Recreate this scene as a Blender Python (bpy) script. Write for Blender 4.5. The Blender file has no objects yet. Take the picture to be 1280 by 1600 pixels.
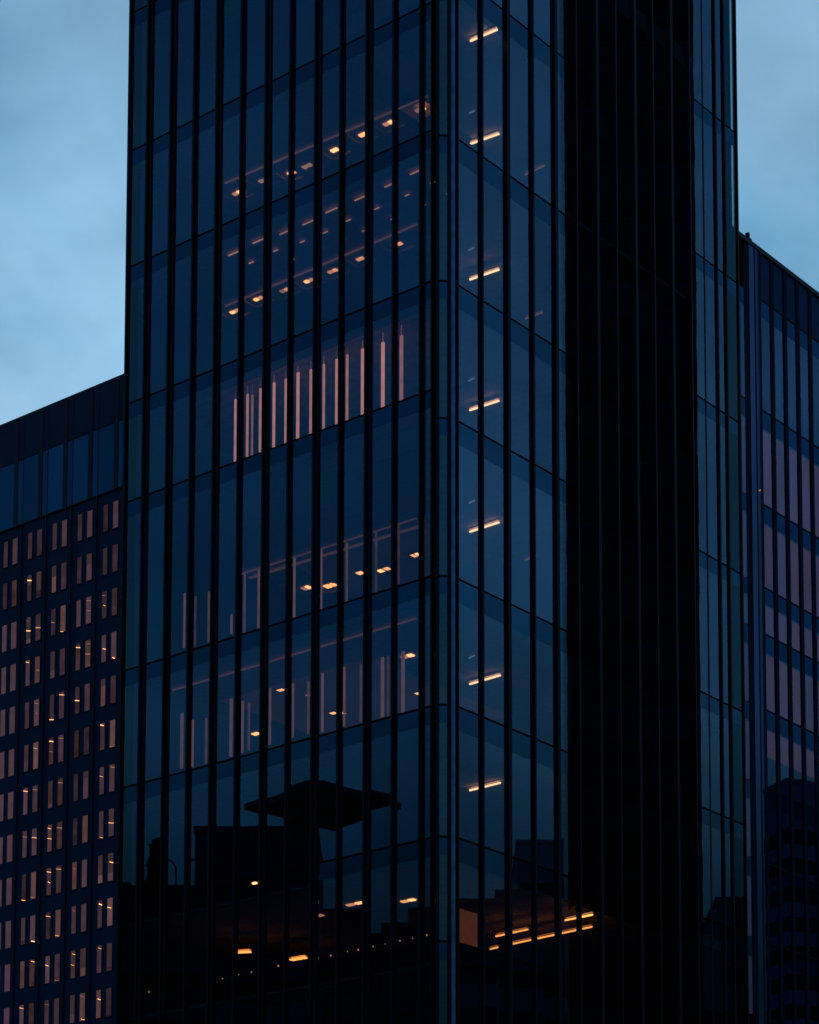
import bpy, math, random
import numpy as np
random.seed(7)
S = bpy.context.scene
COL = S.collection

# ------------------------------------------------------------------ camera
F_PX, CY, PITCH, ROLL = 3835.3, 1981.7, math.radians(5.94), -0.001556     # in pixels of the 1280 x 1600 photograph
TH = math.radians(39.14)                                                  # how the street grid is turned to the lens
CAM = np.array([0.0, 0.0, 1.7])
cd = bpy.data.cameras.new("camera"); cam = bpy.data.objects.new("camera", cd); COL.objects.link(cam)
S.camera = cam
_c, _s = math.cos(PITCH), math.sin(PITCH)
R0, F0 = np.array([1.0, 0, 0]), np.array([0, _c, _s]); D0 = -np.array([0, -_s, _c])
_cr, _sr = math.cos(ROLL), math.sin(ROLL)
RT, DN = _cr*R0 + _sr*D0, -_sr*R0 + _cr*D0
from mathutils import Matrix
cam.matrix_world = Matrix([[RT[i], -DN[i], -F0[i], CAM[i]] for i in range(3)] + [[0, 0, 0, 1]])
cd.sensor_fit = 'VERTICAL'; cd.sensor_height = 36.0; cd.sensor_width = 28.8
cd.lens = F_PX/1600*36.0; cd.shift_y = (CY-800)/1600
cd.clip_start, cd.clip_end = 0.5, 6000

# ------------------------------------------------------------------ sky, sun, exposure
SUN_EL, SUN_ROT = math.radians(2.0), math.radians(-14.0)                    # the sun is going down behind the tower
w = bpy.data.worlds.new("World"); S.world = w; w.use_nodes = True
nt = w.node_tree; nt.nodes.clear(); N = nt.nodes.new; L = nt.links.new
sky = N('ShaderNodeTexSky'); sky.sky_type = 'NISHITA'; sky.sun_disc = False
sky.sun_elevation, sky.sun_rotation = SUN_EL, SUN_ROT
sky.dust_density, sky.ozone_density, sky.air_density = 0.3, 3.6, 1.0
tc = N('ShaderNodeTexCoord'); mp = N('ShaderNodeMapping'); mp.inputs['Scale'].default_value = (2.6, 2.6, 4.2)
mp.inputs['Location'].default_value = (1.46, 1.93, 0.94)
L(tc.outputs['Generated'], mp.inputs['Vector'])
nz = N('ShaderNodeTexNoise'); nz.inputs['Scale'].default_value = 1.7; nz.inputs['Detail'].default_value = 7; nz.inputs['Roughness'].default_value = 0.52
nz.inputs['Distortion'].default_value = 0.35
L(mp.outputs[0], nz.inputs['Vector'])
ra = N('ShaderNodeValToRGB'); ra.color_ramp.elements[0].position = 0.40; ra.color_ramp.elements[1].position = 0.66
L(nz.outputs['Fac'], ra.inputs['Fac'])
mul = N('ShaderNodeMath'); mul.operation = 'MULTIPLY'; mul.inputs[1].default_value = 0.55
L(ra.outputs[0], mul.inputs[0])
tn = N('ShaderNodeMixRGB'); tn.blend_type = 'MULTIPLY'; tn.inputs['Fac'].default_value = 1.0; tn.inputs[2].default_value = (1.10, 1.08, 0.79, 1)
L(sky.outputs[0], tn.inputs[1])
# cloud: the same sky light, flattened towards grey and a little brighter
hs = N('ShaderNodeHueSaturation'); hs.inputs['Saturation'].default_value = 0.66; hs.inputs['Value'].default_value = 1.42
L(tn.outputs[0], hs.inputs['Color'])
mx = N('ShaderNodeMixRGB'); L(mul.outputs[0], mx.inputs['Fac']); L(tn.outputs[0], mx.inputs[1]); L(hs.outputs[0], mx.inputs[2])
n2 = N('ShaderNodeTexNoise'); n2.inputs['Scale'].default_value = 4.6; n2.inputs['Detail'].default_value = 5; n2.inputs['Roughness'].default_value = .5; L(mp.outputs[0], n2.inputs['Vector'])
m2 = N('ShaderNodeMapRange'); m2.inputs['From Min'].default_value = .3; m2.inputs['From Max'].default_value = .7; m2.inputs['To Min'].default_value = .84; m2.inputs['To Max'].default_value = 1.16; L(n2.outputs['Fac'], m2.inputs['Value'])
q2 = N('ShaderNodeMixRGB'); q2.blend_type = 'MULTIPLY'; q2.inputs['Fac'].default_value = 1.0; L(mx.outputs[0], q2.inputs[1]); L(m2.outputs[0], q2.inputs[2]); mx = q2
# a dark bank of cloud lies low all round, ragged at its upper edge
sx = N('ShaderNodeSeparateXYZ'); L(tc.outputs['Generated'], sx.inputs[0])
rg = N('ShaderNodeMath'); rg.operation = 'MULTIPLY_ADD'; rg.inputs[1].default_value = 0.10; L(nz.outputs['Fac'], rg.inputs[0]); L(sx.outputs['Z'], rg.inputs[2])
bk = N('ShaderNodeMapRange'); bk.interpolation_type = 'SMOOTHSTEP'; bk.inputs['From Min'].default_value = 0.25; bk.inputs['From Max'].default_value = 0.47
bk.inputs['To Min'].default_value = 0.22; bk.inputs['To Max'].default_value = 1.0
L(rg.outputs[0], bk.inputs['Value'])
bm_ = N('ShaderNodeMixRGB'); bm_.blend_type = 'MULTIPLY'; bm_.inputs['Fac'].default_value = 1.0; L(mx.outputs[0], bm_.inputs[1]); L(bk.outputs[0], bm_.inputs[2]); mx = bm_
bg = N('ShaderNodeBackground'); bg.inputs['Strength'].default_value = 0.15
L(mx.outputs[0], bg.inputs['Color'])
wo = N('ShaderNodeOutputWorld'); L(bg.outputs[0], wo.inputs['Surface'])
sd = bpy.data.lights.new("sun", 'SUN'); sd.energy = 0.05; sd.angle = math.radians(10); sd.color = (1.0, 0.86, 0.72)
sun = bpy.data.objects.new("sun", sd); COL.objects.link(sun)
sun.rotation_euler = (-(math.pi/2 - SUN_EL), 0, -SUN_ROT)            # light travels towards -Y, out of the sunset
S.view_settings.view_transform = 'Standard'; S.view_settings.look = 'None'
S.view_settings.exposure = 2.0; S.view_settings.gamma = 1.0
S.render.engine = 'CYCLES'
S.cycles.use_denoising = True
S.cycles.max_bounces = 8; S.cycles.transparent_max_bounces = 16; S.cycles.glossy_bounces = 4
S.cycles.caustics_reflective = False; S.cycles.caustics_refractive = False
S.cycles.sample_clamp_indirect = 3.0

# ------------------------------------------------------------------ geometry helpers
LDIR = np.array([-math.cos(TH), math.sin(TH), 0])      # street direction going left and away
RDIR = np.array([math.sin(TH), math.cos(TH), 0])       # street direction going right and away
UP = np.array([0, 0, 1.0])

def ray(px, py):
    return F0 + RT*(px-640)/F_PX + DN*(py-CY)/F_PX
def at_y(px, py, Y):                                   # the point of that sight line in the plane y = Y
    d = ray(px, py); return CAM + d*((Y-CAM[1])/d[1])
def at_z(px, py, z):
    d = ray(px, py); return CAM + d*((z-CAM[2])/d[2])

class Wall:
    """an upright plane: origin o, direction e along it, outward normal n"""
    def __init__(s, o, e, n): s.o = np.array([o[0], o[1], 0.0]); s.e, s.n = e, n
    def hit(s, px, py):
        d = ray(px, py); return CAM + d*(np.dot(s.o-CAM, s.n)/np.dot(d, s.n))
    def u(s, px, py=740): return float(np.dot(s.hit(px, py)-s.o, s.e))
    def z(s, px, py): return float(s.hit(px, py)[2])
    def p(s, u, d, z): return s.o + s.e*u + s.n*d + UP*z
    def mirror(s, v): return v - 2*np.dot(v-s.o, s.n)*s.n

class MB:
    def __init__(s): s.v, s.f, s.m = [], [], []
    def box8(s, P, mats=(0,)*6):
        b = len(s.v); s.v += [tuple(map(float, q)) for q in P]
        for i, q in enumerate(((0,1,2,3), (7,6,5,4), (0,4,5,1), (1,5,6,2), (2,6,7,3), (3,7,4,0))):
            s.f.append(tuple(b+k for k in q)); s.m.append(mats[i])
        return s
    def box(s, W, u0, u1, d0, d1, z0, z1, front=None):   # d1 is the outer side; front = material slot of the outer face
        P = [W.p(u0, d1, z0), W.p(u1, d1, z0), W.p(u1, d1, z1), W.p(u0, d1, z1),
             W.p(u0, d0, z0), W.p(u1, d0, z0), W.p(u1, d0, z1), W.p(u0, d0, z1)]
        return s.box8(P, (front, 0, 0, 0, 0, 0) if front is not None else (0,)*6)
    def beam(s, a, b, wd, ht):                            # a bar from a to b, its top at the height of a and b
        a, b = np.array(a), np.array(b); t = (b-a); t[2] = 0; t /= np.linalg.norm(t); n = np.array([-t[1], t[0], 0])*wd/2
        h = UP*ht
        return s.box8([a-n-h, b-n-h, b-n, a-n, a+n-h, b+n-h, b+n, a+n])
    def prism(s, pts, z0, z1):
        b = len(s.v); n = len(pts)
        s.v += [(float(p[0]), float(p[1]), z0) for p in pts] + [(float(p[0]), float(p[1]), z1) for p in pts]
        s.f += [tuple(range(b+n-1, b-1, -1)), tuple(range(b+n, b+2*n))]; s.m += [0, 0]
        for i in range(n):
            j = (i+1) % n; s.f.append((b+i, b+j, b+n+j, b+n+i)); s.m.append(0)
        return s
    def tube(s, path, rads, k=8):
        b = len(s.v); n = len(path)
        for i, p in enumerate(path):
            p = np.array(p, float); t = np.array(path[min(i+1, n-1)], float)-np.array(path[max(i-1, 0)], float); t /= np.linalg.norm(t)
            a = np.cross(t, (0, 1, 0.02)); a /= np.linalg.norm(a); c = np.cross(t, a)
            for q in range(k):
                g = 2*math.pi*q/k; s.v.append(tuple(p + rads[i]*(a*math.cos(g)+c*math.sin(g))))
        for i in range(n-1):
            for q in range(k):
                r = (q+1) % k; s.f.append((b+i*k+q, b+i*k+r, b+(i+1)*k+r, b+(i+1)*k+q)); s.m.append(0)
        s.f += [tuple(b+q for q in range(k)), tuple(b+(n-1)*k+q for q in range(k-1, -1, -1))]; s.m += [0, 0]
        return s
    def build(s, name, mats, parent=None):
        if not isinstance(mats, (list, tuple)): mats = [mats]
        me = bpy.data.meshes.new(name); v = np.array(s.v)
        pw = WORLD.get(parent.name) if parent else None
        off = v.mean(0) if pw is None else pw
        me.from_pydata([tuple(q-off) for q in v], [], s.f); me.update()
        for m in mats: me.materials.append(m)
        if len(mats) > 1:
            for i, k in enumerate(s.m): me.polygons[i].material_index = k
        import bmesh
        bm = bmesh.new(); bm.from_mesh(me); bmesh.ops.recalc_face_normals(bm, faces=bm.faces); bm.to_mesh(me); bm.free()
        o = bpy.data.objects.new(name, me); COL.objects.link(o)
        if parent: o.parent = parent; WORLD[o.name] = pw
        else: o.location = off; WORLD[o.name] = off
        return o
WORLD = {}                                               # world position of each thing's origin (parts keep local coordinates)

def tag(o, label, cat, group=None, kind=None):
    if label: o['label'] = label
    if cat: o['category'] = cat
    if group: o['group'] = group
    if kind: o['kind'] = kind
    return o
def thing(name, loc, label, cat, group=None):
    o = bpy.data.objects.new(name, None); COL.objects.link(o); o.location = tuple(map(float, loc)); o.empty_display_size = 0.5
    WORLD[o.name] = np.array(loc, float)
    return tag(o, label, cat, group)

# ------------------------------------------------------------------ materials
def mat(name):
    m = bpy.data.materials.new(name); m.use_nodes = True; t = m.node_tree; t.nodes.clear()
    out = t.nodes.new('ShaderNodeOutputMaterial'); return m, t, out
def plain(name, col, rough=0.5, metal=0.0, spec=0.5, var=0.25, scale=3.0, tint=(0.12, 0.45, 1.0)):
    m, t, out = mat(name); p = t.nodes.new('ShaderNodeBsdfPrincipled')
    c = t.nodes.new('ShaderNodeTexCoord'); n = t.nodes.new('ShaderNodeTexNoise'); n.inputs['Scale'].default_value = scale; n.inputs['Detail'].default_value = 6
    t.links.new(c.outputs['Object'], n.inputs['Vector'])
    r = t.nodes.new('ShaderNodeValToRGB'); r.color_ramp.elements[0].position, r.color_ramp.elements[1].position = 0.3, 0.7
    r.color_ramp.elements[0].color = tuple(x*(1-var) for x in col)+(1,); r.color_ramp.elements[1].color = tuple(min(1, x*(1+var)) for x in col)+(1,)
    t.links.new(n.outputs['Fac'], r.inputs['Fac']); t.links.new(r.outputs[0], p.inputs['Base Color'])
    p.inputs['Roughness'].default_value = rough; p.inputs['Metallic'].default_value = metal; p.inputs['Specular IOR Level'].default_value = spec; p.inputs['Specular Tint'].default_value = tint+(1,)
    t.links.new(p.outputs[0], out.inputs[0]); return m
def glass(name, tint, refl, trans=(0.62, 0.66, 0.7), rough=0.0, wave=0.0007, var=0.22, tilt=0.0):
    """coated pane: part of the light mirrored (tinted), the rest let through"""
    m, t, out = mat(name)
    oi = t.nodes.new('ShaderNodeObjectInfo'); mr = t.nodes.new('ShaderNodeMapRange')
    mr.inputs['To Min'].default_value, mr.inputs['To Max'].default_value = refl*(1-var), refl*(1+var)
    t.links.new(oi.outputs['Random'], mr.inputs['Value'])
    lw = t.nodes.new('ShaderNodeLayerWeight'); lw.inputs['Blend'].default_value = 0.25
    ad = t.nodes.new('ShaderNodeMath'); ad.operation = 'MULTIPLY_ADD'; ad.inputs[1].default_value = 0.35
    t.links.new(lw.outputs['Fresnel'], ad.inputs[0]); t.links.new(mr.outputs[0], ad.inputs[2])
    tr = t.nodes.new('ShaderNodeBsdfTransparent'); tr.inputs[0].default_value = trans+(1,)
    gl = t.nodes.new('ShaderNodeBsdfGlossy'); gl.inputs['Color'].default_value = tint+(1,); gl.inputs['Roughness'].default_value = rough
    c = t.nodes.new('ShaderNodeTexCoord'); n = t.nodes.new('ShaderNodeTexNoise'); n.inputs['Scale'].default_value = 0.9; n.inputs['Detail'].default_value = 1
    b = t.nodes.new('ShaderNodeBump'); b.inputs['Strength'].default_value = 1.0; b.inputs['Distance'].default_value = wave
    t.links.new(c.outputs['Object'], n.inputs['Vector']); t.links.new(n.outputs['Fac'], b.inputs['Height'])
    # every pane sits a hair out of true
    wn = t.nodes.new('ShaderNodeTexWhiteNoise'); wn.noise_dimensions = '1D'; t.links.new(oi.outputs['Random'], wn.inputs['W'])
    v1 = t.nodes.new('ShaderNodeVectorMath'); v1.operation = 'SUBTRACT'; v1.inputs[1].default_value = (.5, .5, .5); t.links.new(wn.outputs['Color'], v1.inputs[0])
    v2 = t.nodes.new('ShaderNodeVectorMath'); v2.operation = 'SCALE'; v2.inputs['Scale'].default_value = tilt; t.links.new(v1.outputs[0], v2.inputs[0])
    v3 = t.nodes.new('ShaderNodeVectorMath'); v3.operation = 'ADD'; t.links.new(v2.outputs[0], v3.inputs[0]); t.links.new(b.outputs[0], v3.inputs[1])
    v4 = t.nodes.new('ShaderNodeVectorMath'); v4.operation = 'NORMALIZE'; t.links.new(v3.outputs[0], v4.inputs[0]); t.links.new(v4.outputs[0], gl.inputs['Normal'])
    mx = t.nodes.new('ShaderNodeMixShader'); t.links.new(ad.outputs[0], mx.inputs[0]); t.links.new(tr.outputs[0], mx.inputs[1]); t.links.new(gl.outputs[0], mx.inputs[2])
    t.links.new(mx.outputs[0], out.inputs[0]); return m
def emit(name, col, st, var=0.0, scale=2.0):
    m, t, out = mat(name); e = t.nodes.new('ShaderNodeEmission'); e.inputs['Strength'].default_value = st; e.inputs['Color'].default_value = col+(1,)
    if var:
        oi = t.nodes.new('ShaderNodeObjectInfo'); c = t.nodes.new('ShaderNodeTexCoord')
        n = t.nodes.new('ShaderNodeTexNoise'); n.inputs['Scale'].default_value = scale; n.inputs['Detail'].default_value = 4
        t.links.new(c.outputs['Object'], n.inputs['Vector'])
        a = t.nodes.new('ShaderNodeMath'); a.operation = 'ADD'; t.links.new(n.outputs['Fac'], a.inputs[0]); t.links.new(oi.outputs['Random'], a.inputs[1])
        r = t.nodes.new('ShaderNodeMapRange'); r.inputs['From Min'].default_value, r.inputs['From Max'].default_value = 0.3, 1.7
        r.inputs['To Min'].default_value, r.inputs['To Max'].default_value = st*(1-var), st*(1+var)
        t.links.new(a.outputs[0], r.inputs['Value']); t.links.new(r.outputs[0], e.inputs['Strength'])
    t.links.new(e.outputs[0], out.inputs[0]); return m
def clear(name, c):
    m, t, out = mat(name); tr = t.nodes.new('ShaderNodeBsdfTransparent'); tr.inputs[0].default_value = c+(1,); t.links.new(tr.outputs[0], out.inputs[0]); return m

M = dict(
    glass_left=glass('vision_glass', (0.16, 0.54, 1.0), 0.115, tilt=0.004, wave=0.00025),
    glass_right=glass('vision_glass_street_side', (0.30, 0.64, 1.0), 0.18, wave=0.0003),
    teal=glass('corner_glass', (0.20, 0.60, 0.85), 0.085, trans=(0.3, 0.4, 0.4)),
    span=glass('spandrel_glass', (0.05, 0.45, 1.0), 0.08, trans=(0.1, 0.1, 0.12), wave=0.00025),
    span_right=glass('spandrel_glass_street_side', (0.16, 0.55, 1.0), 0.135, trans=(0.1, 0.1, 0.12), wave=0.0003),
    clear=clear('pane_edge', (0.96, 0.98, 0.99)),
    backing=plain('shadow_box', (0.004, 0.010, 0.022), 0.6, spec=0.2),
    fin=plain('black_anodised_metal', (0.0022, 0.0026, 0.006), 0.4, spec=0.16),
    gasket=plain('black_gasket', (0.0012, 0.0014, 0.003), 0.9, spec=0.02),
    fin_edge=plain('dark_metal_web', (0.010, 0.020, 0.042), 0.4, spec=0.4),
    bright=plain('brushed_metal_trim', (0.05, 0.10, 0.18), 0.35, 0.6),
    floor=plain('concrete_slab', (0.06, 0.055, 0.055), 0.8, spec=0.2),
    ceiling=plain('ceiling_board', (0.55, 0.40, 0.42), 0.85, spec=0.1),
    core=plain('dark_partition', (0.02, 0.02, 0.025), 0.8, spec=0.1),
    black=plain('black_cladding', (0.0012, 0.0013, 0.002), 0.12, spec=0.28),
    rib=plain('cladding_rib', (0.012, 0.022, 0.036), 0.35, spec=0.5),
    lamp=emit('warm_lamp', (1.0, 0.38, 0.13), 0.62, 0.6),
    lamp_dim=emit('dim_warm_lamp', (1.0, 0.42, 0.26), 0.11, 0.4),
    tube=emit('warm_tube', (1.0, 0.56, 0.26), 0.66),
    amber=emit('amber_lamp', (1.0, 0.34, 0.07), 0.65, 0.5),
    strip=emit('pink_painted_lamplight', (1.0, 0.38, 0.29), 0.125, 0.6),
    strip_dim=emit('pale_painted_lamplight', (1.0, 0.42, 0.34), 0.027, 0.8),
    ceiling_trim=emit('lamplight_on_trim', (1.0, 0.40, 0.32), 0.020, 0.6, 0.5),
    lamp_mid=emit('half_lit_lamp', (1.0, 0.36, 0.17), 0.25, 0.5),
    coffer=plain('lamp_coffer', (0.80, 0.55, 0.45), 0.7, spec=.1),
    cool=emit('cool_glint', (0.55, 0.75, 1.0), 0.05),
    faint=emit('faint_lamp', (1.0, 0.48, 0.34), 0.035),
    haze_sheet=emit('painted_lamp_haze', (1.0, 0.34, 0.36), 0.0019, 1.0, 0.4),
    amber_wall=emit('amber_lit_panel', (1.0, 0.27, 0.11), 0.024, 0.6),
    housing=plain('lamp_housing', (0.25, 0.16, 0.12), 0.5),
    roof=plain('roof_membrane', (0.02, 0.02, 0.022), 0.9),
    asphalt=plain('asphalt', (0.03, 0.03, 0.032), 0.85, scale=0.4),
)

# ------------------------------------------------------------------ ground
g = MB()
g.v = [(2500*math.cos(2*math.pi*i/64), 2500*math.sin(2*math.pi*i/64), 0.0) for i in range(64)]; g.f = [tuple(range(64))]; g.m = [0]
tag(g.build('ground', M['asphalt']), None, None, kind='structure')

# ------------------------------------------------------------------ the glass tower
mid = at_y(695, 740, 80.0); mid[2] = 0
A = 0.50
def solve_corner():
    # chamfer ends at the sight lines of 675 and 715 px; centre of chamfer 80 m away
    d1, d2 = ray(675, 740), ray(715, 740)
    best = None
    for k in range(400):
        a = 0.3+0.001*k*2
        # corner c so that c+a*LDIR lies on the left sight line
        for y in np.linspace(79.0, 81.0, 41):
            c = mid.copy(); c[1] = y
            p1 = CAM+d1*((c+a*LDIR)[1]/d1[1]); c[0] = p1[0]-a*LDIR[0]
            p2 = c+a*RDIR; q2 = CAM+d2*(p2[1]/d2[1])
            err = abs(p2[0]-q2[0])+abs(y-79.6)*1e-3
            if best is None or err < best[0]: best = (err, c.copy(), a)
    return best[1], best[2]
CORNER, A = solve_corner()
LW = Wall(CORNER+A*LDIR, LDIR, -RDIR)                   # left face, u runs left and away
RW = Wall(CORNER+A*RDIR, RDIR, -LDIR)                   # right face, u runs right and away
ce = (RW.o-LW.o); CL = float(np.linalg.norm(ce)); ce /= CL
CW = Wall(LW.o, ce, np.array([ce[1], -ce[0], 0]))       # the bevelled corner between them
UX = RW.u(1084)                                         # the outer bays of the right face have storeys of their own
UR = RW.u(1156)
WW = RW
UL = LW.u(197.5)
TOPZ = 66.0
zl = [LW.z(675, y) for y in (-235, 3, 203, 439, 608.8, 900, 1103, 1309, 1472)]
zr = [RW.z(715, y) for y in (-290, -41, 217, 445, 657.5, 904, 1103.8, 1309, 1472.5)]
zc = [CW.z(693, y) for y in (-270, -25, 212, 439, 653, 900, 1101, 1307, 1471)]
zw = [WW.z(x, y) for x, y in ((1084, -90), (1085, 155), (1085, 393), (1089, 617.5), (1091, 859), (1094, 1080), (1096.6, 1261), (1101, 1435), (1103.6, 1579))]
print('corner', CORNER, 'A', A, 'UL', UL, 'UR', UR, 'UX', UX)
print('zl', np.round(zl, 2)); print('zr', np.round(zr, 2)); print('zw', np.round(zw, 2))
def storeys(zs):
    lo = list(zs); z = lo[-1]; n = max(1, round((z-0.3)/4.0)); st = (z-0.15)/n
    return [TOPZ] + [q for q in lo if q < TOPZ-1] + [z-st*(i+1) for i in range(n)]
zl, zr, zc, zw = map(storeys, (zl, zr, zc, zw))

tower = thing('glass_tower', (CORNER[0], CORNER[1], 0), 'tall dark blue glass office tower with close black vertical fins, in the centre', 'office tower')

# -- bays
lb = [661, 618, 575, 534, 494, 454, 415, 376, 337, 301, 264, 227]     # right edge of each main fin on the left face
lu = [LW.u(x) for x in lb]
ldouble = {2, 4, 6, 8, 10, 11}
rb = [750.5, 790.5, 831, 866.5, 900, 932, 963, 992.5, 1022, 1050.5, 1080]
ru = [RW.u(x) for x in rb]
wbx = [1103.5, 1122, 1136]; wu = [RW.u(x) for x in wbx]
print('lu', np.round(lu, 2), 'ru', np.round(ru, 2), 'wu', np.round(wu, 2))

def fins(W, us, double, t, p, zt=TOPZ, z0=0.15, second=True, sgn=-1):
    for i, u in enumerate(us):
        mb = MB().box(W, u, u+t, -0.10, p, z0, zt)
        if i in double and second:
            a, b = sorted((u+sgn*0.075, u+sgn*0.155)) if sgn < 0 else sorted((u+t+0.075, u+t+0.155))
            mb.box(W, a, b, -0.10, 0.06, z0, zt)
            mb.build('mullion', M['fin'], tower)
            a2, b2 = (b, u) if sgn < 0 else (u+t, a)
            MB().box(W, a2+0.002, b2-0.002, -0.09, 0.012, z0, zt).build('mullion_web', M['fin_edge'], tower)
        else:
            mb.build('mullion', M['fin'], tower)
fins(LW, lu, ldouble, 0.075, 0.145)
fins(RW, ru, {1, 3, 5, 7, 9}, 0.085, 0.11, sgn=1)
fins(RW, wu[:1], set(), 0.06, 0.02); fins(RW, wu[1:], set(), 0.09, 0.075)
# corner posts: bevel edges and the end posts of the faces
for W, u, t, p, m in ((LW, -0.02, 0.05, 0.05, 'fin'), (LW, UL, 0.10, 0.10, 'fin'), (CW, CL*0.13, 0.13, 0.10, 'fin'),
                      (CW, CL*0.60, 0.12, 0.10, 'fin'), (CW, CL*0.755, 0.13, 0.05, 'bright'), (RW, -0.05, 0.06, 0.06, 'fin'), (RW, UR, 0.08, 0.06, 'fin')):
    MB().box(W, u, u+t, -0.12, p, 0.15, TOPZ).build('corner_post', M[m], tower)

# -- panes: one window per bay and storey, its spandrel panel a sub-part
panes = []       # (size, W, u0, u1, z0, zs, z1, mats)
def bays(W, edges, zs, band, gm, sm):
    for i in range(len(edges)-1):
        u0, u1 = edges[i], edges[i+1]
        for k in range(len(zs)-1):
            z1, z0 = zs[k], zs[k+1]
            dist = np.linalg.norm(W.p(u0, 0, z0)-CAM)
            vis = 1 if (z1 > 17.5 and z0 < 56) else 0
            panes.append((vis*(u1-u0)*(z1-z0)/dist**2, W, u0, u1, z0+0.04, z1-min(band, (z1-z0)*0.4), z1-0.04, gm, sm))
def edges_of(us, double, u_first, u_last, t, sgn=-1):
    """pane edges between fins, given as (start, end) pairs"""
    out, a = [], u_first
    for i, u in enumerate(us):
        e = u-0.16 if (i in double and sgn < 0) else u-0.002
        out.append((a, e)); a = u+t+(0.16 if (i in double and sgn > 0) else 0.002)
    out.append((a, u_last)); return out
for j, (a, b) in enumerate(edges_of(lu, ldouble, 0.035, UL-0.002, 0.075)):
    last = j == len(lu)
    if last:
        mid_u = a+(b-a)*0.42
        bays(LW, (a, mid_u), zl, 0.62, 'glass_left', 'span'); bays(LW, (mid_u+0.004, b), zl, 0.62, 'teal', 'span')
    else: bays(LW, (a, b), zl, 0.62, 'glass_left', 'span')
for a, b in edges_of(ru, {1, 3, 5, 7, 9}, 0.012, 0, 0.09, 1)[:-1]: bays(RW, (a, b), zr, 0.82, 'glass_right', 'span_right')
for j, (a, b) in enumerate(edges_of(wu, set(), ru[-1]+0.092, UR-0.002, 0.095, 1)): bays(WW, (a, b), zw, 0.62, 'teal' if j == 3 else 'glass_right', 'span_right')
bays(CW, (CL*0.13+0.132, CL*0.60-0.002), zc, 0.62, 'teal', 'span')
panes.sort(key=lambda q: -q[0])
rest, rest_s = {}, {}
for i, (sz, W, u0, u1, z0, zs, z1, gm, sm) in enumerate(panes):
    if i < 100:
        win = MB().box(W, u0, u1, -0.03, 0.0, z0, zs-0.002, front=1).build('window', [M['clear'], M[gm]], tower)
        mb = MB().box(W, u0, u1, -0.03, 0.0, zs+0.002, z1, front=1)
        mb.build('spandrel_panel', [M['backing'], M[sm]], win)
    else:
        rest.setdefault(gm, MB()).box(W, u0, u1, -0.03, 0.0, z0, zs-0.002, front=1)
        rest_s.setdefault(sm, MB()).box(W, u0, u1, -0.03, 0.0, zs+0.002, z1, front=1)
allm = MB(); mats = [M['clear']]; 
for gm, mb in rest.items():
    mats.append(M[gm]); b = len(allm.v); allm.v += mb.v; allm.f += [tuple(b+k for k in f) for f in mb.f]; allm.m += [len(mats)-1 if k else 0 for k in mb.m]
allm.build('window', mats, tower)['kind'] = 'stuff'
allm = MB(); mats = [M['backing']]
for sm, mb in rest_s.items():
    mats.append(M[sm]); b = len(allm.v); allm.v += mb.v; allm.f += [tuple(b+k for k in f) for f in mb.f]; allm.m += [len(mats)-1 if k else 0 for k in mb.m]
allm.build('spandrel_panel', mats, tower)['kind'] = 'stuff'

# -- transoms (the thin dark line at every storey)
for W, zs, a, b in ((LW, zl, 0.03, UL), (RW, zr, 0.01, ru[-1]), (RW, zw, ru[-1]+.09, UR), (CW, zc, CL*0.13+0.13, CL*0.60)):
    for z in zs[1:]:
        MB().box(W, a, b, -0.06, 0.004, z-0.034, z+0.034).build('transom', M['gasket'], tower)

# -- inside: floor slabs, core, ends
DEPTH = UR-0.3
ZONE = 4.4                                              # behind the right face the floors follow its own storeys
def plan(off, za, zb):
    if za == 0: return [LW.p(off*0.4, -off, 0), LW.p(zb, -off, 0), LW.p(zb, -DEPTH+0.2, 0), RW.p(DEPTH-0.9, -off, 0), RW.p(off*0.4, -off, 0)]
    return [LW.p(za, -off, 0), LW.p(zb-off, -off, 0), LW.p(zb-off, -DEPTH+0.2, 0), LW.p(za, -DEPTH+0.2, 0)]
for k, z in enumerate(zl):
    if k == 0: continue
    for za, zb, zz in ((0, ZONE, zr[k] if k in (2, 5) else z), (ZONE+.01, UL, z)):
        sl = MB().prism([p[:2] for p in plan(0.10, za, zb)], zz-0.75, zz-0.02).build('floor_slab', M['floor'], tower)
        MB().prism([p[:2] for p in plan(0.30, za, zb)], zz-0.78, zz-0.752).build('ceiling', M['ceiling'], sl)
MB().box(LW, 5.0, UL-0.4, -DEPTH+0.1, -11.4, 0.15, TOPZ).build('service_core', M['core'], tower)
MB().box(LW, UL-0.02, UL+0.08, -DEPTH, -0.14, 0.15, TOPZ).build('end_wall', M['fin'], tower)
MB().box(LW, -A+.14, UL+0.08, -DEPTH-A-0.2, -DEPTH-A+.1, 0.15, TOPZ).build('rear_wall', M['fin'], tower)
MB().prism([p[:2] for p in (LW.p(-A, 0.0, 0), LW.p(UL+0.08, 0.0, 0), LW.p(UL+0.08, -UR-A, 0), RW.p(UR, 0, 0))], TOPZ+0.01, TOPZ+0.4).build('roof', M['roof'], tower)

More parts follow.
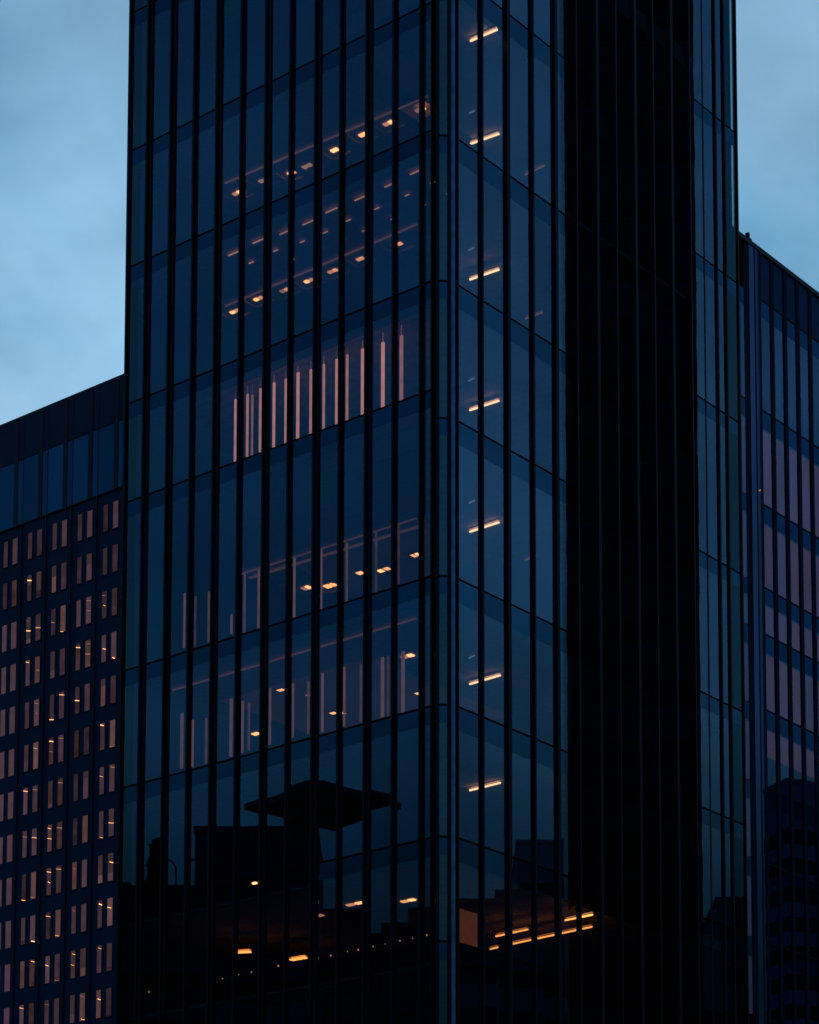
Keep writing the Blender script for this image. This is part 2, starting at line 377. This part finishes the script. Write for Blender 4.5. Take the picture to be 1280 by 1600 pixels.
# ------------------------------------------------------------------ lamps in the tower
ORD = ['first', 'second', 'third', 'fourth', 'fifth', 'sixth', 'seventh', 'eighth', 'ninth', 'tenth', 'eleventh', 'twelfth', 'thirteenth', 'fourteenth', 'fifteenth']
zL = dict(zip('ABCDEFGHI', zl[1:10])) if False else {}
_all = [LW.z(675, y) for y in (3, 203, 439, 608.8, 900, 1103, 1309, 1472)]
for n, z in zip('BCDEFGHI', _all): zL[n] = z
ceil = {n: zL[n]-0.80 for n in zL}
def panel_lamp(px, py, storey, label, group, w=0.55, d=0.30, m='lamp', coffer=True):
    p = at_z(px, py, ceil[storey]-0.06)
    t = thing('ceiling_lamp', p, label, 'ceiling lamp', group)
    def slab(mb, a, b, z0, z1):
        c = [p+LDIR*sx*a/2+RDIR*sy*b/2 for sx, sy in ((-1, -1), (1, -1), (1, 1), (-1, 1))]
        mb.box8([np.array([*c[i][:2], p[2]+z]) for z in (z0, z1) for i in (0, 1, 2, 3)]); return mb
    # a shallow coffer that the lamp lights from below: back plate and four leaning sides
    if coffer:
        slab(MB(), w+0.42, d+0.50, 0.20, 0.215).build('coffer', M['coffer'], t)
        mb = MB(); W2, D2 = (w+.42)/2, (d+.5)/2
        for sx, sy, ax in ((1, 0, 0), (-1, 0, 0), (0, 1, 1), (0, -1, 1)):
            h0 = W2 if ax == 0 else D2; l0 = D2 if ax == 0 else W2
            e1 = LDIR*sx+RDIR*sy; e2 = RDIR if ax == 0 else LDIR
            q = lambda k, l, z: np.array([*(p+e1*k+e2*l)[:2], p[2]+z])
            mb.box8([q(h0+.10, -l0-.06, .02), q(h0+.10, l0+.06, .02), q(h0+.01, l0, .198), q(h0+.01, -l0, .198), q(h0+.13, -l0-.06, .02), q(h0+.13, l0+.06, .02), q(h0+.04, l0, .198), q(h0+.04, -l0, .198)])
        mb.build('coffer_side', M['coffer'], t)
    else: slab(MB(), w+.08, d+.08, 0.092, 0.13).build('housing', M['housing'], t)
    for off in ((-.25, .25) if w > .35 else (0,)):
        ww, dd = (w*.42, d) if w > .35 else (w, d)
        c0 = [p+LDIR*(w*off*1.1+sx*ww/2)+RDIR*sy*dd/2 for sx, sy in ((-1, -1), (1, -1), (1, 1), (-1, 1))]
        mb = MB().box8([np.array([*c0[i][:2], p[2]+z]) for z in (0.04, 0.09) for i in (0, 1, 2, 3)])
        mb.build('diffuser', M[m if off <= 0 else ('lamp_dim' if m == 'lamp_dim' else random.choice(('lamp', 'lamp_mid', 'lamp_dim')))], t)
def row(points, storey, where, group, **kw):
    n = len(points)
    for i, q in enumerate(points):
        k = dict(kw); 
        if len(q) > 2: k.update(q[2])
        panel_lamp(q[0], q[1], storey, f'{ORD[i]} ceiling lamp from the left {where}', group, **k)
row([(371, 304), (412, 284, dict(m='lamp_dim')), (457, 272), (480, 262, dict(m='lamp_dim')), (523, 237, dict(w=.3)), (567, 213, dict(w=.3)), (607, 195), (657, 174)],
    'B', 'in the uppermost row on the left face', 'ceiling lamps on the upper storeys', w=.42, d=.18)
row([(367, 489), (404, 469), (445, 456), (483, 441), (520, 426), (563, 407, dict(w=.3)), (621, 385)],
    'C', 'in the row above the glowing vertical strips', 'ceiling lamps on the upper storeys', w=.42, d=.16, m='lamp_mid')  # the glowing strips are slats with room light painted on
row([(439, 936), (479, 921), (517, 917, dict(w=.6)), (563, 897, dict(w=.3)), (600, 892, dict(w=.62)), (650, 869)],
    'E', 'in the bright row below the glowing vertical strips', 'ceiling lamps on the middle storey', w=.4)  # the glowing strips are slats with room light painted on
row([(383, 1155, dict(w=.2, d=.2)), (400, 1149), (439, 1080), (481, 1088, dict(w=.15, d=.15, m='lamp_dim')), (521, 1116, dict(w=.25)), (536, 1116, dict(w=.15)), (637, 1028, dict(w=.5)), (655, 1085)],
    'F', 'on the storey above the dark roof reflection', 'scattered lamps on the lower storey', w=.3, d=.22, coffer=False)
row([(398, 1383, dict(w=.16, d=.10)), (500, 1433, dict(w=.25, m='lamp_dim')), (555, 1415, dict(w=.75)), (638, 1410, dict(w=.6))],
    'H', 'on the dark storey under the roof reflection', 'lamps on the dark low storey', w=.5, d=.2, coffer=False)

def bar_lamp(a, b, z, label, group, m='tube', wd=0.068, name='tube_lamp', cat='tube lamp'):
    p, q = at_z(*a, z), at_z(*b, z); c = (p+q)/2
    t = thing(name, c, label, cat, group)
    MB().beam(p, q, wd, 0.05).build('tube', M[m], t)
    MB().beam(p+UP*0.085, q+UP*0.085, wd+0.05, 0.03).build('housing', M['coffer'], t)  # housing plate made wide and pale so its lit edge imitates lens glow
right_tubes = [((735, 63), (777, 45), 'B'), ((735, 224), (780, 208), 'B'), ((734, 436), (780, 420), 'C'), ((734, 640), (780, 625), 'D'), ((734, 830), (780, 815), 'E'), ((734, 1068), (782, 1054), 'F'), ((734, 1234), (782, 1222), 'G')]
zR = [RW.z(715, y) for y in (-41, 217, 445, 657.5, 904, 1103.8, 1309, 1472.5)]
for i, (a, b, k) in enumerate(right_tubes):
    bar_lamp(a, b, zR['BCDEFG'.index(k)]-0.89, f'{ORD[i]} slanting warm tube lamp from the top beside the tower corner', 'slanting tube lamps on the right face')
for i, (a, b, k) in enumerate([((820, 272), (851, 258), 0), ((821, 497), (848, 487), 1), ((821, 874), (838, 867), 3)]):
    bar_lamp(a, b, zR[k]-1.4, f'{ORD[i]} faint short tube lamp from the top, in the middle of the right face', 'faint tubes on the right face', m='faint', wd=0.05)
for i, (x, y, k) in enumerate([(738, 174, 0), (737, 388, 1), (737, 592, 2), (738, 783, 3), (738, 1025, 4)]):
    bar_lamp((x-5, y+2), (x+4, y-2), zR[k]-1.2, f'{ORD[i]} tiny pale painted glint from the top, above a tube lamp by the corner', 'tiny pale glints on the right face', m='cool', wd=0.03, name='small_lamp_or_glint', cat='lamp')  # reflected glints, drawn as small dim emitters

# ceiling trims with their lamplight put in as emission, parallel to the left face
def ceiling_trim(pts, storey, label, m='ceiling_trim', wd=0.08):
    mb = MB(); z = ceil[storey]-0.03
    mb.beam(at_z(*pts[0], z), at_z(*pts[1], z), wd, 0.03)
    tag(mb.build('lamplit_trim', M[m]), label, 'lit ceiling trim', 'lamplit trim lines on the ceilings')
ceiling_trim(((352, 306-20), (668, 150)), 'B', 'long faint lamplit trim along the ceiling above the uppermost lamp row')
ceiling_trim(((352, 478), (652, 350)), 'C', 'long faint lamplit trim along the ceiling above the second lamp row')
ceiling_trim(((300, 921), (655, 808)), 'E', 'upper of the two faint lamplit trims above the bright lamp row')
ceiling_trim(((300, 930), (655, 822)), 'E', 'lower of the two faint lamplit trims above the bright lamp row', wd=.16)
ceiling_trim(((270, 1078), (650, 966)), 'F', 'long faint lamplit trim near the ceiling above the scattered lower lamps')
# added emissive sheets under the ceilings stand in for lamp haze
for nm, ua, ub_, da, db, lab in (('E', 5.2, 12.6, 6.4, 11.3, 'added glow sheet on the ceiling round the bright middle lamp row'), ('F', 5.2, 12.6, 3.0, 11.3, 'added glow sheet on the ceiling of the storey above the mirrored canopy')):
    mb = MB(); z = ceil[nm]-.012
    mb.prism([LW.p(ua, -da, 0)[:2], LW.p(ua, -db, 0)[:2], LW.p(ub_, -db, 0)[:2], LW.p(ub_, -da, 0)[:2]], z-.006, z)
    tag(mb.build('ceiling_glow_sheet', M['haze_sheet']), lab, 'ceiling glow', 'added ceiling haze of the lit storeys')
# short slat lights on the second storey
for i, (x, y) in enumerate([(366, 395), (404, 376), (446, 362), (482, 347), (518, 328), (563, 309), (610, 288), (650, 268)]):
    t = None
    p, q = at_z(x-9, y+4, ceil['C']-0.05), at_z(x+9, y-4, ceil['C']-0.05)
    mb = MB().beam(p, q, 0.05, 0.03)
    for k in (1, 2):
        o = RDIR*(-0.9*k); mb.beam(p+(q-p)*.35+RDIR*0.9*k, p+(q-p)*.75+RDIR*0.9*k, 0.04, 0.03)
    tag(mb.build('slat_light', M['lamp_dim']), f'{ORD[i]} faint short slat lights from the left, between two lamp rows', 'slat light', 'slat lights on the ceiling')

# upright slats and frames behind the glass, room light painted on by emission
def upright(x, y0, y1, W, inset, label, group, m='strip', wd=0.10, thin=None, name='lamplit_strip'):
    V = Wall(W.p(0, -inset, 0), W.e, W.n)
    u = V.u(x, y1); z0, z1 = V.z(x, y1), V.z(x, y0)
    t = thing(name, V.p(u, 0, z0), label, 'lamplit strip', group)
    MB().box(V, u-wd/2, u+wd/2, -0.05, 0.0, z0, z1).build('strip', M[m], t)
    if thin:
        MB().box(V, u-wd*.18, u+wd*.18, -0.03, -0.01, z1+.002, V.z(x, thin)).build('stem', M['strip_dim'], t)
strips = [(366.5, 624, 720, .10), (385.5, 616, 711, .10), (393, 617, 709, .07), (405.5, 607, 704, .09), (427, 598, 696, .11), (445.5, 592, 690, .10), (464.5, 582, 683, .13), (484.5, 577, 676, .10), (505, 569, 668, .09),
          (525, 561, 661, .10), (541.5, 554, 655, .10), (565.5, 545, 646, .12), (597.5, 535, 634, .15), (626.5, 524, 624, .15)]
for i, (x, y0, y1, wd) in enumerate(strips):
    upright(x, y0, y1+2, LW, 0.55, f'{ORD[i]} glowing pink vertical strip from the left in the row of strips', 'glowing vertical strips in a row', wd=wd*.85, thin=y0-22)  # lamplit slats, their glow is room light put in as emission
low = [(287, 927, 1012), (304, 932, 1010), (325, 925, 1003), (361, 960, 990), (381, 893, 990), (403, 890, 985), (459, 872, 970), (501, 858, 955), (541, 848, 942), (587, 830, 925), (622, 818, 912), (662, 806, 906)]
for i, (x, y0, y1) in enumerate(low):  # partition frames, the lamplight on them put in as emission
    upright(x, y0, y1, LW, 0.5, f'{ORD[i]} faint upright light line from the left, behind the bright lamp row', 'faint upright lines behind the bright lamp row', m='strip_dim', wd=.07)  # light line: a partition frame with lamplight painted on
low2 = [(283, 1115, 1200, 'strip'), (300, 1125, 1198, 'strip_dim'), (321, 1122, 1193, 'strip_dim'), (360, 1092, 1182, 'strip'), (378, 1095, 1176, 'strip_dim'), (388, 1098, 1172, 'strip_dim'), (421, 1075, 1163, 'strip_dim'), (457, 1068, 1152, 'strip_dim'),
        (481, 1065, 1146, 'strip_dim'), (503, 1052, 1143, 'strip_dim'), (537, 1042, 1134, 'strip_dim'), (563, 1038, 1128, 'strip_dim'), (597, 1027, 1120, 'strip'), (606, 1025, 1118, 'strip_dim'), (629, 1018, 1112, 'strip')]
for i, (x, y0, y1, m) in enumerate(low2):
    upright(x, y0, y1, LW, 0.6, f'{ORD[i]} faint pink upright strip from the left, among the scattered lamps', 'faint pink strips on the lower storey', m='strip_dim' , wd=.12 if m == 'strip' else .07)

# the amber rooms low down
amb = [((372, 1487), (392, 1486), 'left'), ((455, 1499), (478, 1495), 'right')]
for a, b, wd_ in amb:
    bar_lamp(a, b, ceil['H']-0.7, f'bright amber lamp low behind the left face, the {wd_}hand of the two', 'amber lamps behind the left face', m='amber', wd=.2, name='amber_lamp', cat='lamp')
dots = [(233, 1550), (252, 1548), (332, 1532), (348, 1529), (373, 1523), (393, 1519), (415, 1513), (435, 1509), (450, 1507), (498, 1497), (517, 1493), (543, 1487), (560, 1484), (583, 1479), (602, 1475), (625, 1470), (645, 1466), (667, 1461)]
OR2 = ORD + ['sixteenth', 'seventeenth', 'eighteenth']
IW = Wall(LW.p(0, -1.2, 0), LW.e, LW.n)
for i, (x, y) in enumerate(dots):
    p = IW.hit(x, y); r = (0.022, 0.014, 0.026, 0.016, 0.012)[i % 5]
    mb = MB().tube([p-UP*r, p-UP*r*.5, p+UP*r*.5, p+UP*r], [r*.5, r, r, r*.5])
    tag(mb.build('fairy_light', M['lamp_mid']), f'{OR2[i]} tiny light from the left along the low dark sill', 'lamp', 'row of tiny lights along the sill')
PW = Wall(RW.p(0, -0.9, 0), RW.e, RW.n)
u0, u1 = PW.u(720, 1450), PW.u(746, 1450)
tag(MB().box(PW, u0, u1, -0.05, 0, PW.z(733, 1478), PW.z(733, 1424)).build('lit_panel', M['amber_wall']), 'softly glowing amber wall panel low on the right face by the corner', 'lit panel')
zb = zR[6]-1.0
for a, b, lab in (((775, 1462), (825, 1451), 'upper of two long amber tubes low on the right face'), ((766, 1482), (778, 1479), 'short amber tube beside the amber panel low on the right face'), ((800, 1474), (925, 1447), 'lower of two long amber tubes low on the right face'), ((883, 1437), (926, 1428), 'amber tube behind the blackest bays, low on the right face')):
    bar_lamp(a, b, zb-0.3, lab, 'amber tubes in the bottom room', m='amber', wd=.055)

# ------------------------------------------------------------------ left building
M['lb_wall'] = plain('blue_black_panels', (0.004, 0.020, 0.066), 0.6, spec=0.10, var=.15, scale=.5)
M['lb_parapet'] = plain('parapet_panels', (0.001, 0.017, 0.058), 0.6, spec=0.12, var=.12, scale=.5)
M['lb_glass'] = glass('plant_floor_glass', (0.06, 0.46, 1.0), 0.09, trans=(0.05, 0.05, 0.06))
M['lb_win'] = emit('lit_window', (1.0, 0.53, 0.72), 0.0130, 0.7, .9)
M['lb_win_warm'] = emit('warm_lit_window', (1.0, 0.46, 0.46), 0.0195, 0.75, .9)
M['lb_blind'] = emit('backlit_blind', (1.0, 0.58, 0.66), 0.0105, 0.3, .8)
M['lb_lamp'] = emit('window_lamp', (1.0, 0.40, 0.15), 0.60, .6)
LBO = at_y(100, 740, 200.0)
LB = Wall(LBO, LDIR, -RDIR)
ztop, zb2, zb3 = LB.z(100, 622), LB.z(100, 692), LB.z(100, 794.5)
j0, j3 = LB.u(35, 820), LB.u(151.6, 820); bay = (j0-j3)/3
umin = j3-bay*3; umax = j0+bay*4
lbt = thing('office_block', (LBO[0], LBO[1], 0), 'dark office block at the left edge with a grid of paired lit windows', 'office building')
W0 = MB().box(LB, umin, umax, -14, 0.0, 0.15, zb3-0.001).build('wall', M['lb_wall'], lbt)
MB().box(LB, umin, umax, -14, -0.25, zb3+0.001, ztop-.3).build('plant_storey', M['lb_wall'], lbt)
MB().box(LB, umin, umax, -14, -0.05, ztop-.298, ztop).build('parapet_cap', M['fin'], lbt)
wp = (bay)
for k in range(-3, 4):
    u0 = j3+bay*k
    # dark pier lies 0.68 of a bay in, a slim joint at the bay edge
    pier = u0+bay*0.30
    MB().box(LB, pier-.25, pier+.25, -.24, .02, zb3+.002, ztop-.3).build('pier', M['fin'], lbt)
    MB().box(LB, u0-.05, u0+.05, -.24, .00, zb3+.002, ztop-.3).build('pier', M['lb_parapet'], lbt)
    for a, b in ((u0+.052, pier-.252), (pier+.252, u0+bay-.052)):
        MB().box(LB, a, b, -.24, -.02, zb2+.05, ztop-.32).build('parapet_panel', M['lb_parapet'], lbt)
        MB().box(LB, a, b, -.24, -.02, zb3+.05, zb2-.05, front=1).build('plant_window', [M['backing'], M['lb_glass']], lbt)
    MB().box(LB, u0-.07, u0+.07, .002, .12, 0.15, zb3-.1).build('pilaster', M['fin'], lbt)
MB().box(LB, umin, umax, .002, .14, zb3-.09, zb3+.001).build('string_course', M['fin'], lbt)
MB().box(LB, umin, umax, -.20, -.06, zb2-.048, zb2+.048).build('string_course', M['fin'], lbt)
colu = LB.u(167, 810)
wt0 = LB.z(167, 788.5); wh = wt0-LB.z(167, 830); rp = wt0-LB.z(165, 856.5)
nrow = int((wt0-6)/rp)
wins = []
for k in range(-3, 4):
    for r in range(nrow):
        z1 = wt0-rp*r
        for (fa, fb) in ((.16, .37), (.56, .74)):
            u = j3+bay*k; wins.append((r, k, u+bay*fa, u+bay*fb, z1-wh, z1))
def wkey(q):
    return (0 if (q[0] < 12 and -1 <= q[1] <= 3) else 1, -q[3]*0 + q[1], q[0])
wins.sort(key=wkey)
restw = MB(); nl = 0
lampm = MB()
for i, (r, k, a, b, z0, z1) in enumerate(wins):
    if i < 100:
        o = MB().box(LB, a, b, .003, .02, z0, z1).build('window', M['lb_win_warm' if r > 0 and random.random() < .4 else 'lb_win'], lbt)
        pr = 0.0 if r == 0 else (.12 if r == 1 else .62)
        if random.random() < pr:
            for zf in random.choice(((.86,), (.9,), (.8,), (.5,), (.08,), (.93,), (.68,), (.05,), (.88, .5), (.92, .07))):
                zz = z0+(z1-z0)*zf; c0 = a+(b-a)*random.choice((0.02, .05, .3)); c1 = b-(b-a)*random.choice((0.02, .05, .3))
                th_ = random.choice((.03, .035, .05, .075)); sl = (z1-z0)*.06
                P = [LB.p(c0, .045, zz-sl), LB.p(c1, .045, zz), LB.p(c1, .045, zz+th_), LB.p(c0, .045, zz+th_-sl), LB.p(c0, .022, zz-sl), LB.p(c1, .022, zz), LB.p(c1, .022, zz+th_), LB.p(c0, .022, zz+th_-sl)]
                MB().box8(P).build('lamp', M[random.choice(('lb_lamp', 'lb_lamp', 'lamp_dim'))], o)
        if random.random() < .3 and r > 0:                       # a blind drawn part way
            zz = z0+(z1-z0)*random.choice((.15, .3, .6, .75)); MB().box(LB, a+.03, b-.03, .021, .028, zz, z1-.02).build('blind', M['lb_blind'], o)
        fr = .05; mb = MB()                                     # frame standing proud of the pane
        mb.box(LB, a-fr, a, .003, .07, z0-fr, z1+fr).box(LB, b, b+fr, .003, .07, z0-fr, z1+fr).box(LB, a, b, .003, .07, z1, z1+fr).box(LB, a, b, .003, .07, z0-fr, z0).build('frame', M['lb_wall'], o)
    else: restw.box(LB, a, b, .003, .02, z0, z1)
restw.build('window', M['lb_win'], lbt)['kind'] = 'stuff'

# ------------------------------------------------------------------ right building
M['rb_glass'] = glass('right_block_glass', (0.26, 0.58, 1.0), 0.15, trans=(.6, .6, .65))
M['rb_band'] = glass('right_block_band', (0.08, 0.42, 1.0), 0.09, trans=(.1, .1, .1))
M['rb_blind'] = emit('lit_blind', (1.0, 0.28, 0.36), 0.0125, 0.35, .4)
M['rb_parapet'] = plain('right_parapet_panel', (0.004, 0.036, 0.12), .6, spec=.1, var=.12, scale=.5)
M['rb_slot'] = emit('dim_mauve_blind', (0.62, 0.42, 1.0), 0.0095, .3, .4)
M['rb_fin'] = plain('blue_black_fin', (0.0006, 0.007, 0.027), 0.6, spec=.05)
RBO = at_y(1195, 740, 125.0)
RB = Wall(RBO, RDIR, -LDIR)
rbt = thing('office_block', (RBO[0], RBO[1], 0), 'dark glass office block at the right edge with dim pink lit storeys', 'office building')
rz_top = RB.z(1193, 393)
rlines = [RB.z(1193, RBy) for RBy in (471, 642, 788, 917, 989, 1107, 1228, 1347, 1470, 1590)]
ub = [RB.u(x) for x in (1207, 1227, 1247, 1266.5)]; pit = (ub[3]-ub[0])/3
u_lo, u_hi = RB.u(1110), ub[0]+pit*9
for v_, h_ in ((1177, .55), (1180, .3)):
    MB().box(RB, RB.u(v_), RB.u(v_)+.16, -.3, -.1, rz_top+.002, rz_top+h_).build('roof_vent', M['fin'], rbt)
ft = pit*0.24
cz = rlines+[rlines[-1]-3*(i+1) for i in range(int((rlines[-1]-1)/3))]
MB().box(RB, u_lo, u_hi, -12, -1.2, 0.15, rz_top-.6).build('wall', M['core'], rbt)
MB().box(RB, u_lo, u_hi, -12, 0.1, rz_top-.25, rz_top).build('parapet_cap', M['fin'], rbt)
es = [ub[0]-pit+0.0] + [ub[0]+pit*i for i in range(9)]
for i, u in enumerate(es):
    MB().box(RB, u, u+ft, -.2, .06, 0.15, rz_top-.26).build('mullion', M['rb_fin'], rbt)
for i, u in enumerate(es[:-1]):
    a, b = u+ft+.004, u+pit-.004
    MB().box(RB, a, b, -.15, 0, rlines[0]+.05, rz_top-.27).build('parapet_panel', M['rb_parapet'], rbt)
    for k in range(9):
        z1, z0 = rlines[k]-.05, rlines[k+1]+.05; zs = z1-min(.95, (z1-z0)*.35)
        win = MB().box(RB, a, b, -.03, 0, z0, zs-.003, front=1).build('window', [M['clear'], M['rb_glass']], rbt)
        MB().box(RB, a, b, -.03, 0, zs+.003, z1, front=1).build('spandrel_panel', [M['backing'], M['rb_band']], win)
        if 1 <= k <= 5: MB().box(RB, a, b, -.13, -.07, z0 if k < 5 else zs-(zs-z0)*.46, zs-.05).build('blind', M['rb_blind'], win)
for z in rlines:
    MB().box(RB, es[0]+ft+.002, es[-1], -.05, .02, z-.045, z+.045).build('transom', M['rb_fin'], rbt)
    MB().box(RB, u_lo, u_hi, -1.19, -.35, z-.5, z-.05).build('floor_slab', M['floor'], rbt)
# end bay next to the tower: two lit slots between blue metal piers
x = lambda p: RB.u(p)
for a, b, m, d in ((1140, 1156.4, 'rb_fin', .0), (1156.6, 1159.5, 'rb_pier', .0), (1166.5, 1173, 'rb_fin', .03), (1173.2, 1180.5, 'rb_pier', .06), (1180.7, 1182.6, 'rb_fin', .07), (1182.8, 1188.5, 'rb_pier', .06)):
    if m == 'rb_pier' and m not in M: M[m] = glass('blue_pier_glass', (0.24, 0.48, 1.0), .125, trans=(.05, .05, .08), wave=.0003)
    MB().box(RB, x(a), x(b), -.15, d, .15, rz_top-.26, front=1).build('pier', [M['core'], M[m]], rbt)
for k in range(9):
    z1, z0 = rlines[k]-.05, rlines[k+1]+.05; zs = z1-min(.95, (z1-z0)*.35)
    win = MB().box(RB, x(1159.7), x(1166.3), -.03, 0, z0, zs-.003, front=1).build('window', [M['clear'], M['rb_glass']], rbt)
    MB().box(RB, x(1159.7), x(1166.3), -.03, 0, zs+.003, z1, front=1).build('spandrel_panel', [M['backing'], M['rb_band']], win)
    if k: MB().box(RB, x(1159.7), x(1166.3), -.13, -.07, z0, zs-.05).build('blind', M['rb_slot'], win)
for i, (px, py, where) in enumerate([(1188, 766, 'beside the pier of the right block'), (1237, 795, 'high in the upper pink storey of the right block'), (1229, 909, 'in the second pink storey of the right block'), (1230, 988, 'in the short pink storey of the right block'), (1206, 1036, 'at the left of the third pink storey of the right block'), (1262, 1077, 'at the right of the third pink storey of the right block'), (1215, 1170, 'at the left edge of the lowest pink storey of the right block'), (1268, 1186, 'at the right edge of the lowest pink storey of the right block')]):
    V = Wall(RB.p(0, -.12 if i else .13, 0), RB.e, RB.n); p = V.hit(px, py); h = V.e*(.22 if i else .06)+UP*0.04
    mb = MB().box8([p-h-UP*.03, p+h-UP*.03, p+h+UP*.03, p-h+UP*.03, p-h-UP*.03-V.n*.04, p+h-UP*.03-V.n*.04, p+h+UP*.03-V.n*.04, p-h+UP*.03-V.n*.04])
    tag(mb.build('small_lamp_or_glint', M['lamp_dim']), 'tiny warm lamp '+where, 'lamp', 'tiny lamps in the right block')

# ------------------------------------------------------------------ the street around: what the glass mirrors
M['dark_stone'] = plain('soot_dark_stone', (0.05, 0.075, 0.13), 0.8, spec=.1)
M['dark_blue_stone'] = plain('grey_stone', (0.12, 0.16, 0.22), 0.8, spec=.15)
M['slate'] = plain('slate_roof', (0.035, 0.045, 0.065), 0.8, spec=.1)
M['night_blue_stone'] = plain('night_blue_stone', (0.09, 0.11, 0.30), 0.8, spec=.1)
M['leaf'] = plain('dark_leaves', (0.01, 0.014, 0.008), 0.8, spec=.1)
def vbox(mb, W, cx, cy, hx, hy, z0, z1, rot=0):
    c, s_ = math.cos(rot), math.sin(rot); pts = []
    for sx, sy in ((-1, -1), (1, -1), (1, 1), (-1, 1)):
        v = np.array([cx+c*sx*hx-s_*sy*hy, cy+s_*sx*hx+c*sy*hy, 0.0]); pts.append(W.mirror(v))
    return mb.prism(pts[::-1], z0, z1)
def block(W, xa, xb, ytop, Y, depth, name, label, cat, m='dark_stone', rot=0.0):
    """a plain city block standing in the street, seen in wall W between columns xa and xb up to row ytop"""
    zt = at_y(xa, ytop, Y)[2]; pa, pb = at_y(xa, max(ytop, 740), Y), at_y(xb, max(ytop, 740), Y)
    cx, hx = (pa[0]+pb[0])/2, (pb[0]-pa[0])/2
    base = W.mirror(np.array([cx, Y, 0.0]))
    t = thing(name, (base[0], base[1], 0), label, cat, 'dark city blocks across the street')
    mb = MB(); vbox(mb, W, cx, Y+depth/2, hx, depth/2, 0.15, zt, rot); mb.build('wall', M[m], t)
    mb = MB(); vbox(mb, W, cx, Y+depth/2, hx+.12, depth/2+.12, zt+.002, zt+.5, rot); mb.build('cornice', M[m], t)
    for r in range(int((zt-8)/4)):
        mb = MB(); vbox(mb, W, cx, Y-.06, hx*.9, .05, 5+4*r, 6.6+4*r) if rot == 0 else vbox(mb, W, cx, Y+depth/2, hx+.06, depth/2+.06, 5+4*r, 7+4*r, rot)
        mb.build('window_band', M['fin' if rot == 0 else 'rb_fin'], t)
    return t, cx, zt
t, cx, zt = block(LW, 315, 488, 1296, 201, 14, 'city_block', 'dark block with flat overhanging roof, mirrored low in the left face', 'building')
mb = MB(); p = at_y(506, 1250, 200.0); vbox(mb, LW, p[0], 200.0, 4.6, 4.6, p[2]-.55, p[2]-.05, math.radians(43)); mb.build('overhanging_roof', M['slate'], t)
mb = MB(); q = at_y(462, 1270, 200.0); vbox(mb, LW, q[0]+.6, 201.0, 1.3, 1.3, zt+.6, p[2]-.55, math.radians(43)); mb.build('roof_house', M['dark_stone'], t)
block(LW, 150, 332, 1388, 215, 12, 'city_block', 'low dark block left of the overhanging roof in the mirrored skyline', 'building')
block(LW, 494, 556, 1424, 215, 12, 'city_block', 'low dark block just right of the overhanging roof, in the mirrored skyline', 'building')
block(LW, 590, 640, 1446, 215, 12, 'city_block', 'lowest dark block in the mirrored skyline of the left face', 'building')
block(LW, 632, 710, 1422, 218, 12, 'city_block', 'dark block nearest the corner in the mirrored skyline', 'building')
block(LW, 540, 600, 1462, 222, 12, 'city_block', 'small dark block between two others in the mirrored skyline', 'building')
block(RW, 808, 900, 1318, 320, 20, 'city_block', 'grey block with rounded top mirrored low in the right face', 'building', 'dark_blue_stone')
block(RW, 690, 780, 1412, 230, 14, 'city_block', 'dark block beside the corner in the skyline mirrored by the right face', 'building')
block(RW, 775, 850, 1398, 232, 14, 'city_block', 'dark taller block in the skyline mirrored by the right face', 'building')
block(RW, 845, 960, 1418, 236, 14, 'city_block', 'dark long block at the right of the skyline mirrored by the right face', 'building')
block(RW, 884.5, 1091, -700, 150, 4, 'black_tower', 'slim black tower across the street, mirrored as the black band of the right face', 'tower', 'black')
block(WW, 1120, 1300, 1410, 230, 14, 'city_block', 'dark block mirrored at the foot of the narrow wing', 'building')
block(RB, 1186, 1600, 1246, 330, 6, 'city_block', 'wide dark block with blue bands mirrored in the right building', 'building', 'night_blue_stone', 0.42)
# a slim tree and two crooked street lamps on the mirrored roof terrace
def crown(c, rx, h, n):
    mb = MB()
    for _ in range(n):
        f = random.random(); r = rx*(1-f*.8)*math.sqrt(random.random())*1.1; a = random.uniform(0, 2*math.pi)
        p = c+np.array([r*math.cos(a), r*math.sin(a), h*f]); d = np.random.RandomState(_).normal(size=(2, 3))*.22
        b = len(mb.v); mb.v += [tuple(p-d[0]), tuple(p+d[1]), tuple(p+d[0]), tuple(p-d[1])]; mb.f.append((b, b+1, b+2, b+3)); mb.m.append(0)
    return mb
p = at_y(237, 1400, 214.0); b0 = LW.mirror(p)
t = thing('cypress_tree', b0, 'slim dark tree on the roof terrace mirrored at the lower left', 'tree')
MB().tube([b0-UP*.4, b0+UP*2.2, b0+UP*5.6], [.16, .12, .03]).build('trunk', M['dark_stone'], t)
crown(b0+UP*.6, 1.0, 4.6, 900).build('crown', M['leaf'], t)
for (px, s_, lab) in ((267, -1, 'crooked street lamp leaning left beside the slim mirrored tree'), (298, 1, 'crooked street lamp leaning right in the mirrored roof terrace')):
    p = at_y(px, 1392, 214.0)
    path = [p-UP*.4, p+UP*2.2]+[p+np.array([s_*(1-math.cos(a))*.9, 0, 2.2+.9*math.sin(a)]) for a in np.linspace(.2, 1.7, 7)]
    path = [LW.mirror(v) for v in path]
    o = MB().tube(path, [.09]*len(path)).build('street_lamp', M['dark_stone']); tag(o, lab, 'street lamp', 'crooked lamps on the roof terrace')
